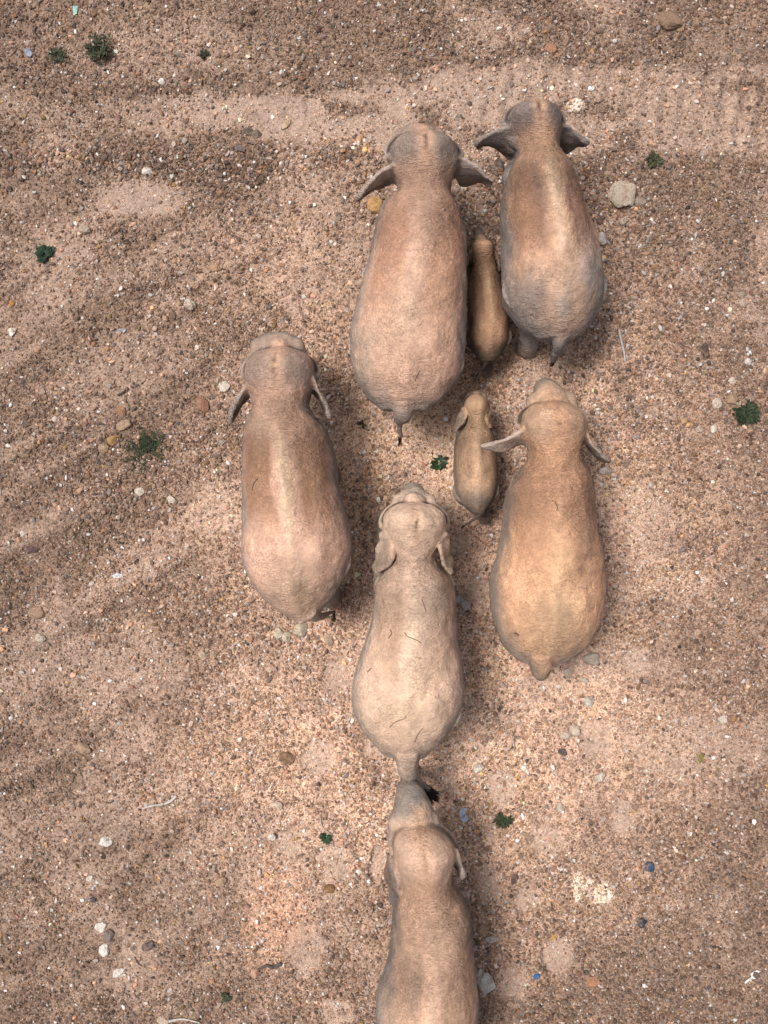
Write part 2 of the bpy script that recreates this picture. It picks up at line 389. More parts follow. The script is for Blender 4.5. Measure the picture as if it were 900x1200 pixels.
U_ = [0, .15, .4, .7, 1, 1.5, 2, 2.5, 3, 3.5, 4, 4.5, 5, 5.6, 6]
ZT = [1.66, 1.84, 2.02, 2.13, 2.20, 2.27, 2.31, 2.30, 2.24, 2.14, 2.10, 2.22, 2.36, 2.34, 2.25]
ZB = [1.30, 1.05, .92, .86, .82, .76, .74, .77, .85, 1.0, 1.22, 1.32, 1.38, 1.45, 1.6]
ZW = [1.50, 1.47, 1.44, 1.42, 1.40, 1.38, 1.40, 1.42, 1.45, 1.52, 1.62, 1.78, 1.88, 1.90, 1.92]
def smooth1(a, n):
    k = np.ones(n)/n; p = np.pad(a, n//2, mode='edge'); return np.convolve(p, k, 'valid')[:len(a)]

def build_elephant(E):
    sc = E.get('s', 1.0); marks = E['marks']                # photo rows of u = 0 rump end, 1 hips, 2 mid back, 3 shoulder, 4 neck, 5 widest head, 6 dome front
    us = [0, 1, 2, 3, 4, 5, 6]
    def row2u(py): return np.interp(-np.asarray(py, float), [-m for m in marks], us)
    parts = []
    rows = sorted(E['out'], key=lambda r: -r[0]); ry = [-r[0] for r in rows]
    m = 90; py = np.linspace(marks[0], marks[6], m); u = row2u(py)
    L = np.interp(-py, ry, [r[1] for r in rows]); R = np.interp(-py, ry, [r[2] for r in rows])
    L = smooth1(L, 5); R = smooth1(R, 5)
    zt = smooth1(np.interp(u, U_, ZT), 7)*sc; zb = smooth1(np.interp(u, U_, ZB), 7)*sc; zw = smooth1(np.interp(u, U_, ZW), 7)*sc
    zt = zt+E.get('dome', 0)*np.exp(-((u-5.1)/.5)**2)*sc
    Lm, Rm = np.interp(-marks[5], ry, [r[1] for r in rows]), np.interp(-marks[5], ry, [r[2] for r in rows])
    rings = []; cen = []
    for i in range(m):
        l, r = L[i], R[i]
        if u[i] > 5:
            t = min(u[i]-5, .995); k = (1-t**2.1)**(1/2.1)
            hc = E.get('headc', (Lm+Rm)/2); mid = (Lm+Rm)/2*(1-t)+hc*t; hwp = (Rm-Lm)/2*k; l, r = mid-hwp, mid+hwp
            zc = zw[i]-.02*sc; zt[i] = zc+(zt[i]-zc)*k; zb[i] = zc+(zb[i]-zc)*(k*.6+.4)
        if u[i] < .12:
            k = .75+.25*u[i]/.12; zc = zw[i]; zt[i] = zc+(zt[i]-zc)*k
        a = P2W(l, py[i], zw[i]); b = P2W(r, py[i], zw[i]); cx = (a[0]+b[0])/2; hw = (b[0]-a[0])/2
        cen.append((cx, a[1], hw))
        th = np.linspace(0, 2*np.pi, 56, endpoint=False); c, s_ = np.cos(th), np.sin(th)
        x = hw*np.sign(c)*np.abs(c)**.93
        z = np.where(s_ > 0, zw[i]+(zt[i]-zw[i])*np.abs(s_)**1.08, zw[i]-(zw[i]-zb[i])*np.abs(s_)**.8)
        # backbone ridge, hollows beside it, hip bones
        rg = np.exp(-((u[i]-2.0)/1.25)**2)*E.get('ridge', 1.0)*sc; up = np.clip(s_, 0, 1)
        z = z+up*rg*(.034*np.exp(-(x/(.09*sc))**2)-.034*np.exp(-((np.abs(x)-.22*sc)/(.12*sc))**2))
        hp = np.exp(-((u[i]-.85)/.22)**2)*sc
        z = z+up*hp*.075*np.exp(-((np.abs(x)-.3*sc)/(.13*sc))**2)
        sh = np.exp(-((u[i]-3.15)/.3)**2)*sc
        z = z+up*sh*.055*np.exp(-((np.abs(x)-.27*sc)/(.12*sc))**2)
        lo_ = np.exp(-((u[i]-1.35)/.22)**2)*sc
        z = z-up*lo_*.035*np.exp(-((np.abs(x)-.33*sc)/(.16*sc))**2)
        sr = np.exp(-((u[i]-.35)/.35)**2)*sc
        z = z+up*sr*.04*np.exp(-(x/(.09*sc))**2)
        hd = np.exp(-((u[i]-5.15)/.45)**2)*sc
        z = z-up*hd*.028*np.exp(-(x-cx*0)**2/(.05*sc)**2)
        rings.append(np.stack([cx+x, np.full_like(x, a[1]), z], 1))
    parts.append(loft(np.array(rings))); cen = np.array(cen)
    at = lambda uu: [np.interp(uu, u, cen[:, j]) for j in range(3)]
    # face: brow, cheeks, jaw, trunk
    bx, by, bw = E['brow']; bz = E.get('bz', 0); bc = P2W(bx, by, (1.62+bz)*sc); bwm = bw*(H-(1.62+bz)*sc)/F
    hx, hy, hw5 = at(5.0)
    parts.append(ellipsoid((bc[0], bc[1]-.29*sc, (1.6+bz)*sc), (bwm, .29*sc, .22*sc), .82))
    yf = cen[-1][1]
    parts.append(ellipsoid((bc[0]*.5+hx*.5, (yf+bc[1])/2-.16*sc, (1.72+bz*.6)*sc), (.17*sc, .2*sc, .2*sc)))
    for sg in (-1, 1):
        parts.append(ellipsoid((bc[0]+sg*bwm*.72, bc[1]-.24*sc, (1.66+bz)*sc), (bwm*.3, .17*sc, .12*sc)))
        arc = []
        for ph, zz, r in ((62, 1.66, .085), (42, 1.68, .085), (20, 1.69, .085), (0, 1.70, .08), (-20, 1.72, .07)):
            a = math.radians(ph); q = hw5-.012*sc; zz = zz+bz; r = r*.9
            arc.append((hx+(bc[0]-hx)*max(0, math.sin(a))*.8+sg*q*math.cos(a), hy+(yf-hy-.03*sc)*math.sin(a)*(1 if ph > 0 else .5), zz*sc, r*sc))
        parts.append(tube(arc, 22, 12))
        jx = (bc[0]*.35+hx*.65)+sg*(hw5-.115*sc)
        parts.append(ellipsoid((jx, hy+.0*sc, 1.5*sc), (.125*sc, .24*sc, .25*sc)))
    parts.append(ellipsoid((bc[0], bc[1]-.38*sc, 1.32*sc), (.21*sc, .3*sc, .24*sc)))
    tr = E.get('trunk') or [(0, -.3, 1.62, .25), (0, -.2, 1.42, .19), (0, -.15, 1.2, .15), (.01, -.12, .88, .12), (.0, -.1, .55, .095), (-.02, -.06, .25, .075), (-.03, .06, .1, .06)]
    tb = bc-np.array([0, .05*sc, 0])
    parts.append(tube([(tb[0]+a*sc, tb[1]+b*sc, z*sc, r*sc) for a, b, z, r in tr], 40, 20))
    # ears
    for rim, low in E['ears']:
        rp = [P2W(p[0], p[1], p[2]) for p in rim]; er = E.get('eth', .034)
        parts.append(tube([(p[0], p[1], p[2]-.01, er*(.75, .62, .7, .95, .8)[min(q_, 4)]) for q_, p in enumerate(rp)], 24, 10))
        parts.append(ear([P2W(p[0], p[1], p[2]) for p in rim], [P2W(p[0], p[1], p[2]) for p in low], E.get('eth', .034)))
    # legs; feet given as photo pixels on the ground
    for k, (fx, fy) in enumerate(E['feet']):
        g = P2W(fx, fy, 0); uu = 3.05 if k < 2 else .75; sg = -1 if k % 2 == 0 else 1
        cx, cy, hw = at(uu); tx = cx+sg*hw*(.5 if k < 2 else .52); gz = gh(g[0], g[1])-.01
        r0 = .26 if k < 2 else .33; kn = .1 if k < 2 else .16
        parts.append(tube([(tx, cy, 1.55*sc, r0*sc), (tx*.8+g[0]*.2, cy*.75+g[1]*.25+(.02 if k < 2 else .05)*sc, 1.15*sc, (r0-.03)*sc), (tx*.5+g[0]*.5, (cy+g[1])/2+kn*sc*.6, .72*sc, .165*sc),
                           (g[0], g[1]*.85+cy*.15, .36*sc+gz, .135*sc), (g[0], g[1], .14*sc+gz, .142*sc), (g[0], g[1]+.02*sc, gz, .152*sc)], 26, 22))
        parts.append(ellipsoid((g[0], g[1]+.04*sc, gz+.06*sc), (.158*sc, .168*sc, .075*sc)))
    # tail
    tp = [(*P2W(a, b, z), r) for a, b, z, r in E['tail']]
    parts.append(tube(tp, 30, 14))
    V, Fc = [], []
    for v, f in parts:
        o = len(V); V += v; Fc += [tuple(i+o for i in q) for q in f]
    me = bpy.data.meshes.new('raw'); me.from_pydata(V, [], Fc); me.update()
    ob = bpy.data.objects.new('raw', me); C.objects.link(ob)
    rm = ob.modifiers.new('r', 'REMESH'); rm.mode = 'VOXEL'; rm.voxel_size = (.0175 if sc > .8 else .0115); rm.use_smooth_shade = True
    sm = ob.modifiers.new('s', 'SMOOTH'); sm.factor = .5; sm.iterations = 5
    dg = bpy.context.evaluated_depsgraph_get(); out = bpy.data.meshes.new_from_object(ob.evaluated_get(dg)); bpy.data.objects.remove(ob)
    out.name = 'body'
    n = len(out.vertices); co = np.empty(n*3, np.float32); out.vertices.foreach_get('co', co); co = co.reshape(-1, 3).astype(float)
    nr = np.empty(n*3, np.float32); out.vertices.foreach_get('normal', nr); nr = nr.reshape(-1, 3)
    # body coordinates of every vertex
    o = np.argsort(cen[:, 1]); uy = np.interp(co[:, 1], cen[o, 1], u[o]); cxv = np.interp(co[:, 1], cen[o, 1], cen[o, 0]); hwv = np.interp(co[:, 1], cen[o, 1], cen[o, 2])
    dx = (co[:, 0]-cxv)/sc; zr = co[:, 2]/sc; av = np.abs(dx)
    onbody = sstep(1.25, 1.6, zr)
    seed = E['seed']
    # soft folds and lumps in the hide itself
    f1 = fbm(co[:, 0]*5, co[:, 1]*5, co[:, 2]*5, 4, seed)-.5
    fold = np.abs(fbm(co[:, 0]*2.2/sc, co[:, 1]*17/sc, co[:, 2]*4/sc, 3, seed+3)-.5)
    neck = np.exp(-((uy-3.8)/.55)**2)+.7*np.exp(-((uy-2.9)/.6)**2)+.45*np.exp(-((uy-.2)/.35)**2)+.07
    trunkm = sstep(6.0, 6.05, uy)
    wr = np.clip(neck*onbody+.8*trunkm+.5*sstep(1.3, .9, zr), 0, 1.2)
    co2 = co+nr*((f1*.045+(.02-fold*.09)*wr*.5)*sc)[:, None]*np.where(np.abs(nr[:, 2:3]) > -1, 1, 1)
    # the fold where the dome of the head meets the brow
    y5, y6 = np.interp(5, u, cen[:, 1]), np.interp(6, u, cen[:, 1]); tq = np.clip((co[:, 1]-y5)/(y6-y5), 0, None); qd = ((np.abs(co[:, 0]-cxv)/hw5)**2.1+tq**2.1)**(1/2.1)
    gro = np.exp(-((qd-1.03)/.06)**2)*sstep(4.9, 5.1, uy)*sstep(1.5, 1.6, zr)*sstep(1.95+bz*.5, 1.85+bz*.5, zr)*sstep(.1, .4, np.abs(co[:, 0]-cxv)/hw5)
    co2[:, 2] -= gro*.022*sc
    # coat colours
    nA = fbm(co[:, 0]*2.4+seed, co[:, 1]*2.4, co[:, 2]*2.4, 5, seed+10); nB = fbm(co[:, 0]*7, co[:, 1]*7, co[:, 2]*7, 4, seed+20)
    grey = np.array(E.get('grey', (.30, .255, .225))); tan = np.array(E['tan']); red = np.array(E.get('red', (.40, .21, .13))); palec = np.array(E.get('pale', (.63, .455, .34)))
    c = np.ones((n, 3))*grey
    def mx(c, col, k): k = np.clip(k, 0, 1)[:, None]; return c*(1-k)+np.asarray(col)*k
    y6_ = cen[-1][1]; ux = np.where(co[:, 1] > y6_, 6+(co[:, 1]-y6_)/(.45*sc), uy); t0_, t1_ = E.get('tk', (6.7, 7.6))
    wj = (nA-.5)*.55+(nB-.5)*.2
    dust = sstep(1.54, 2.0, zr+wj*.9)*sstep(t1_, t0_, ux+wj*.5)
    c = mx(c, tan, dust*E.get('dust', .95))
    top = sstep(1.7, 2.0, zr)
    side = np.exp(-((uy-2.15)/.95)**4)*sstep(.10, .2, av+wj*.25)*sstep(.58, .42, av+wj*.3)
    c = mx(c, red, side*top*E.get('redk', .55)*(.55+.9*nB))
    sp = np.exp(-((dx+wj*.08)/.055)**2)*(.45+1.1*nB)*sstep(.7, 1.3, uy)*sstep(3.6, 2.6, uy)
    c = mx(c, palec, sp*top*E.get('spine', .55))
    for (u0, v0, su, sv, col, k) in E.get('patch', []):
        g = np.exp(-((ux+wj*(.8 if u0 < 5.5 else .2)-u0)/su)**2-((dx+wj*.5-v0)/sv)**2)
        c = mx(c, col, g*k*sstep(1.3, 1.7, zr))
    # head: grey dome with a dusty band and a ragged dark wallow stain down the middle
    hm = np.exp(-((np.minimum(uy, 5.55)-5.1)/.75)**4)*sstep(1.25, 1.4, zr)
    c = mx(c, E.get('headcol', (.225, .18, .155)), hm*E.get('headk', .8)*sstep(-.04, .17, av+wj*.35))
    c = mx(c, (.46, .29, .18), hm*np.exp(-(dx/.085)**2)*.38*top)
    st = np.exp(-((dx+wj*.16)/.03)**2)*np.exp(-((uy-5.15)/.42)**2)*sstep(.36, .46, nB)
    c = mx(c, (.06, .04, .035), st*E.get('streak', .8))
    # ears: thin dry hide, a little pinkish
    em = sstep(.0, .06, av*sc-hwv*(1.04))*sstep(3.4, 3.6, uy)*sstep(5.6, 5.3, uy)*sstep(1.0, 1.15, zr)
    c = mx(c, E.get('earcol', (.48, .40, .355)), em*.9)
    c = mx(c, E.get('earin', (.20, .125, .09)), em*sstep(1.72, 1.5, zr)*.75)  # ear sheet darkens below the rim, shade painted into its colour
    c = c*(.72+.56*nB)[:, None]*(.85+.3*nA)[:, None]
    c = mx(c, (.36, .28, .225), sstep(.6, .2, zr)*.7)       # dusty feet, painted paler to stand in for light on them
    c = mx(c, (.045,.036,.034), gro*E.get('fold', .95))  # shadow line of the dome fold painted into the coat
    out.vertices.foreach_set('co', co2.astype(np.float32).ravel())
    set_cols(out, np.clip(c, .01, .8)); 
    a2 = out.color_attributes.new('wrinkle', 'FLOAT_COLOR', 'POINT'); wv = np.ones((n, 4), np.float32); wv[:, :3] = wr[:, None]; a2.data.foreach_set('color', wv.ravel())
    cx, cy, _ = at(1.8)
    root = empty(E['name'], (cx, cy, 0)); tag(root, E['label'], 'elephant', 'elephants walking in a herd')
    body = link('body', out, M_SKIN, root); body.location = (-cx, -cy, 0)
    # tail brush
    hr = random.Random(seed); V, Fc = [], []
    t0, t1, wd, cnt = E['tuft']; a, b = P2W(*t0), P2W(*t1)
    for q in range(cnt):
        s0 = hr.random()*.6; p = a+(b-a)*s0+np.array([hr.gauss(0, 1), hr.gauss(0, 1), hr.gauss(0, .7)])*wd*.35
        e = a+(b-a)*min(1.05, s0+.45+hr.random()*.3)+np.array([hr.gauss(0, 1), hr.gauss(0, 1), hr.gauss(0, .7)])*wd
        mid = (p+e)/2+np.array([hr.gauss(0, 1), hr.gauss(0, 1), 0])*wd*.3
        v, f = tube([(*p, .006*sc+.001), (*mid, .005*sc), (*e, .002)], 5, 5); o = len(V); V += v; Fc += [tuple(i+o for i in g) for g in f]
    hm_ = bpy.data.meshes.new('tail_hair'); hm_.from_pydata(V, [], Fc); hm_.update()
    link('tail_hair', hm_, M_HAIR, root).location = (-cx, -cy, 0)
    for sg in (-1, 1):
        v, f = ellipsoid((0, 0, 0), (.022*sc, .03*sc, .024*sc), 1, 8, 12); em_ = bpy.data.meshes.new('eye'); em_.from_pydata(v, [], f); em_.update()
        e = link('eye', em_, M_EYE, root); e.location = (bc[0]+sg*bwm*.93-cx, bc[1]-.27*sc-cy, (1.58+bz)*sc)
    return root

def sz(pts, s): return [(a, b, c*s) for a, b, c in pts]
ELE = [
 dict(name='elephant', seed=11, label='broad tan elephant with spread ears and a yellow stone beside its left ear',
  marks=[481, 405, 330, 258, 222, 181, 155], headc=495, headk=.95, bz=.16, brow=(491, 145, 32), tan=(.60, .375, .275), redk=.6, spine=.15, ridge=.8,
  out=[(155,470,520),(170,458,533),(181,456,538),(190,457,538),(200,460,535),(207,463,532),(217,468,528),(231,466,528),(238,458,530),(245,449,535),(263,440,543),(287,436,546.5),(310,431,547),(333,424,546.5),(358,417,546),(380,412,546),(395,410,546),(417,410,545),(433,413,542),(452,420,532),(463,428,523),(471,432,516),(477,441,507),(481,453,492)],
  ears=[([(461,192,1.96),(446,201,1.9),(433,214,1.8),(424,225,1.7),(417,233,1.62)],[(468,210,1.6),(461,213,1.38),(448,221,1.22),(436,223,1.2),(419,237,1.45)]),
        ([(537,184,1.96),(549,189,1.9),(560,196,1.82),(568,205,1.72),(579,213,1.62)],[(531,203,1.6),(537,214,1.4),(546,219,1.22),(562,213,1.25),(577,219,1.5)])],
  feet=[(462,262),(522,290),(458,410),(520,438)], tail=[(471,466,1.72,.12),(472,480,1.6,.125),(471,488,1.46,.105),(468,497,1.15,.045),(469,508,.92,.028),(469,513,.85,.02)],
  tuft=((469,512,.85),(468,520,.62),.022,40),
  patch=[(1.2,-.1,.7,.3,(.46,.33,.24),.6),(2.6,.22,.5,.1,(.25,.17,.125),.5),(.75,-.5,.5,.16,(.33,.27,.22),.6),(1.6,.3,.5,.16,(.47,.29,.2),.5),(4.0,0,.5,.4,(.38,.24,.175),.6)]),
 dict(name='elephant', seed=22, label='grey rumped elephant with reddish flanks and dark spread ears, hind foot showing',
  marks=[398, 322, 268, 212, 180, 145, 120], headc=626, bz=.16, brow=(623, 120, 32), tan=(.55, .34, .23), grey=(.235,.21,.20), redk=1.0, red=(.235,.135,.098), spine=.75, ridge=1.2, headcol=(.175,.145,.135), headk=.95, earcol=(.29,.25,.23), earin=(.12,.085,.07), dome=.02,
  out=[(120,610,645),(135,592.5,654),(145,593.5,658),(152,596,659),(161,602,657),(177,607,652),(185,605,657),(193,602,663),(212,593,671),(231,587.5,678),(259,587,688),(287,588.5,698),(310,588,703.5),(333,588.5,706),(357,593,704),(375,602,697),(389,616,684),(394,624,676),(398,634,667)],
  ears=[([(600,148,1.98),(586,151,1.92),(569,159,1.82),(560,166,1.72),(557,171,1.65)],[(608,180,1.55),(601,187,1.32),(590,180,1.25),(575,171,1.3),(560,173,1.55)]),
        ([(657,145,1.98),(669,150,1.92),(677,158,1.82),(685,164,1.72),(690,168,1.65)],[(652,162,1.6),(658,177,1.35),(664,181,1.25),(674,172,1.32),(688,171,1.55)])],
  feet=[(602,250),(662,232),(616,409),(668,352)], tail=[(656,376,1.60,.14),(657,393,1.54,.115),(655,404,1.38,.075),(650,417,1.02,.04),(648,423,.88,.028)],
  tuft=((648,422,.88),(647,429,.72),.014,26),
  patch=[(.9,.42,.55,.28,(.26,.225,.205),.95),(.5,-.4,.45,.3,(.24,.205,.185),.85),(.4,.05,.3,.1,(.33,.29,.26),.8),(2.5,-.12,.7,.07,(.15,.105,.085),.6),(3.3,0,.5,.16,(.40,.245,.155),.7),(2.2,.05,.9,.05,(.42,.30,.205),.8),(2.0,-.38,.7,.14,(.40,.235,.14),.6)]),
 dict(name='elephant', seed=33, label='tan elephant alone on the left of the herd, pale backbone stripe, narrow ears held back',
  marks=[727, 630, 570, 512, 472, 436, 406], headc=328, tk=(6.1, 6.6), bz=.06, brow=(326, 389, 32), tan=(.64, .405, .30), redk=.95, red=(.31,.18,.115), spine=.95, ridge=1.3,
  trunk=[(0,-.26,1.66,.26),(.0,-.13,1.5,.18),(.0,-.1,1.2,.145),(.01,-.08,.88,.12),(0,-.08,.55,.095),(-.02,-.04,.25,.075),(-.03,.06,.1,.06)],
  out=[(406,312,345),(417,294,362),(431,287,369),(445,286,369),(455,289,367),(463,293,363.5),(470,297.5,360.5),(478,297,361),(488,291,369),(498,287,378),(510,285.5,385),(522,285,390),(545,284.5,395),(568,284,397),(592,284,403),(615,284,410),(640,283,413.5),(652,284,413.5),(668,287,409),(682,293,402),(698,305,391),(710,318,381),(718,330,376),(724,342,370),(728,352,364)],
  ears=[([(289,450,1.96),(283,460,1.9),(277,470,1.82),(271,482,1.72),(269,496,1.62)],[(299,468,1.6),(292,465,1.36),(283,476,1.25),(276,486,1.25),(271,497,1.42)]),
        ([(367,441,1.96),(372,455,1.9),(377,466,1.82),(382,474,1.72),(386.5,491,1.62)],[(360,460,1.6),(364,456,1.36),(371,464,1.25),(377,474,1.25),(385,491,1.42)])],
  feet=[(318,540),(386,562),(325,655),(388,700)], tail=[(361,716,1.7,.11),(369,722,1.52,.075),(378,722,1.25,.045),(386,718,1.0,.03),(391,717,.9,.022)],
  tuft=((391,717,.9),(392,727,.6),.02,36),
  patch=[(2.2,.03,.95,.06,(.56,.41,.27),.7),(2.9,.12,.6,.06,(.2,.135,.1),.45),(3.3,-.2,.35,.22,(.36,.27,.21),.6),(.45,0,.3,.35,(.30,.225,.165),.6),(.3,.1,.2,.1,(.45,.32,.2),.6),(3.2,.05,.4,.15,(.46,.27,.19),.5)]),
 dict(name='elephant', seed=44, label='orange tinted elephant at the right, pale ear tip reaching over the smallest calf',
  marks=[776, 690, 630, 573, 536, 496, 470], headc=646, brow=(646, 453, 30), tan=(.63, .365, .225), redk=.45, red=(.36,.195,.12), spine=.2, ridge=.5, pale=(.52,.37,.24), headcol=(.33,.25,.185), headk=.6, earcol=(.47,.38,.33), grey=(.30,.24,.20),
  trunk=[(0,-.28,1.66,.27),(-.02,-.06,1.56,.20),(-.04,.05,1.34,.13),(-.04,-.02,.98,.105),(-.03,-.04,.62,.09),(-.03,-.03,.28,.075),(-.03,.06,.1,.06)],
  out=[(470,628,665),(484,615,682),(498,610.5,688.5),(509,612,686.5),(516,616,683),(524,620.5,679),(533,621.5,677),(542,617,681),(554,607,689),(570,596,694),(593,591,695),(617,589,698.5),(640,586,703.5),(663,578,708),(680,573.5,709.5),(695,573,709.5),(712,575.5,706.5),(731,579,702),(749,585.5,694),(763,594,684),(771,603,671),(776,614,658)],
  ears=[([(613,503,1.96),(599,512,1.92),(587,517,1.85),(576,520,1.78),(564,523,1.72)],[(621,524,1.6),(611,519,1.5),(597,526,1.55),(585,530,1.6),(566,525,1.66)]),
        ([(687,504,1.96),(692,517,1.9),(700,527,1.82),(707,534,1.72),(714,539,1.64)],[(679,521,1.6),(686,520,1.36),(694,530,1.25),(700,539,1.3),(711,541,1.5)])],
  feet=[(612,600),(672,575),(612,712),(668,735)], tail=[(634,764,1.74,.15),(634,781,1.6,.13),(634,788,1.42,.105),(634,788,1.1,.06),(635,782,.85,.035),(636,778,.7,.02)],
  tuft=((636,778,.7),(637,771,.45),.02,30),
  patch=[(2.1,.35,.9,.16,(.24,.155,.11),.7),(2.7,0,.9,.4,(.41,.23,.155),.5),(1.6,-.05,.5,.15,(.52,.34,.2),.5),(.6,0,.5,.35,(.48,.33,.21),.8),(5.1,.05,.7,.1,(.44,.23,.15),.8)]),
 dict(name='elephant', seed=55, label='palest elephant, cream with specks of straw, ears folded against its neck',
  marks=[887, 808, 745, 690, 652, 613, 588], headc=485, brow=(485, 572, 27), tan=(.72, .505, .385), redk=.45, red=(.40,.262,.18), spine=.5, ridge=.7, pale=(.56,.43,.32), headcol=(.40,.30,.225), headk=.5, earcol=(.50,.39,.30), grey=(.36,.30,.255), streak=1.0,
  trunk=[(0,-.26,1.66,.25),(.01,-.1,1.56,.18),(.01,.0,1.32,.125),(.0,.02,.98,.1),(-.02,.0,.62,.09),(-.04,.0,.28,.075),(-.05,.1,.1,.06)],
  out=[(588,470,502),(601,454,519),(613,449,523.5),(626,450,523),(635,454,519),(643,459,513),(652,460,508.5),(662,455,513),(669,448,521),(680,440,529),(703,438.5,534),(727,436,534.6),(750,429,536),(773,420,540.5),(797,413.5,544),(812,412,544),(825,412,542),(844,417,534.5),(860,427,525),(872,439,513),(881,446,506),(887,456,497)],
  ears=[([(450,623,1.97),(456,627,1.99),(460,641,2.02),(458,657,1.98),(440,670,1.86)],[(447,624,1.84),(444,634,1.75),(441,645,1.66),(439,657,1.6),(437.5,668,1.68)]),
        ([(523,624,1.97),(515,632,1.99),(517,648,2.0),(521,662,1.95),(529,671,1.84)],[(526,625,1.84),(526,640,1.74),(528,652,1.66),(530.5,662,1.62),(530,671,1.7)])],
  feet=[(453,614),(508,680),(458,800),(508,838)], tail=[(477,878,1.76,.15),(477,893,1.62,.145),(479,904,1.42,.13),(484,908,1.15,.08),(494,918,1.0,.045),(503,926,.92,.03)],
  tuft=((492,922,.98),(507,934,.88),.044,620),
  patch=[(4.6,0,.5,.3,(.47,.32,.23),.5),(.9,-.05,.7,.5,(.52,.37,.24),.5),(2.2,-.22,.9,.09,(.40,.265,.185),.6),(2.9,.3,.4,.2,(.46,.36,.28),.6)]),
 dict(name='elephant', seed=66, label='last elephant at the bottom edge, grey trunk stretched forward beside a black tail brush',
  marks=[1290, 1215, 1160, 1098, 1042, 1000, 968], headc=492, tk=(6.0, 6.3), fold=.55, brow=(485.5, 942, 30), tan=(.65, .42, .30), redk=.5, red=(.30,.19,.13), spine=.35, ridge=.7, headcol=(.32,.25,.2), headk=.45, grey=(.235,.21,.195), earcol=(.30,.25,.22), streak=.4,
  trunk=[(0,-.3,1.66,.27),(-.01,-.1,1.63,.265),(-.03,.05,1.5,.215),(-.05,.12,1.3,.165),(-.05,.1,1.0,.12),(-.04,.1,.62,.1),(-.04,.1,.28,.08),(-.04,.18,.12,.065)],
  out=[(968,478,508),(975,467,524),(987,462.5,532),(1000,461,535),(1012,463,532),(1020,467,529),(1028,471,527),(1040,473,528),(1048,468,540),(1056,464,547),(1070,461,551),(1100,459,554),(1125,455.5,556.5),(1140,450,558),(1150,445,559),(1160,441.5,560),(1180,440,560.5),(1205,440,560.5),(1235,444,556),(1260,456,545),(1275,470,530),(1288,488,512)],
  ears=[([(463,1008,1.96),(465,1021,1.92),(467,1034,1.85),(468,1042,1.78),(469,1047,1.7)],[(455,1000,1.62),(452,1010,1.42),(452,1026,1.3),(456,1038,1.22),(464,1046,1.4)]),
        ([(534,996,1.96),(539,1006,1.92),(541.5,1016,1.84),(543,1024,1.76),(541.5,1029,1.7)],[(527,1018,1.62),(531,1016,1.42),(535,1018,1.32),(538,1022,1.32),(540,1028,1.5)])],
  feet=[(468,1040),(530,1085),(470,1180),(528,1215)], tail=[(500,1278,1.76,.15),(500,1292,1.6,.12),(500,1296,1.3,.07),(502,1290,1.0,.04),(502,1284,.8,.03)],
  tuft=((502,1282,.8),(503,1270,.5),.02,30),
  patch=[(2.6,-.25,.5,.14,(.25,.19,.155),.55),(4.3,0,.45,.35,(.42,.25,.165),.6),(6.3,0,.16,.13,(.60,.38,.26),.9),(2,-.55,.8,.12,(.3,.25,.21),.7)]),
]
S1, S2 = .50, .53
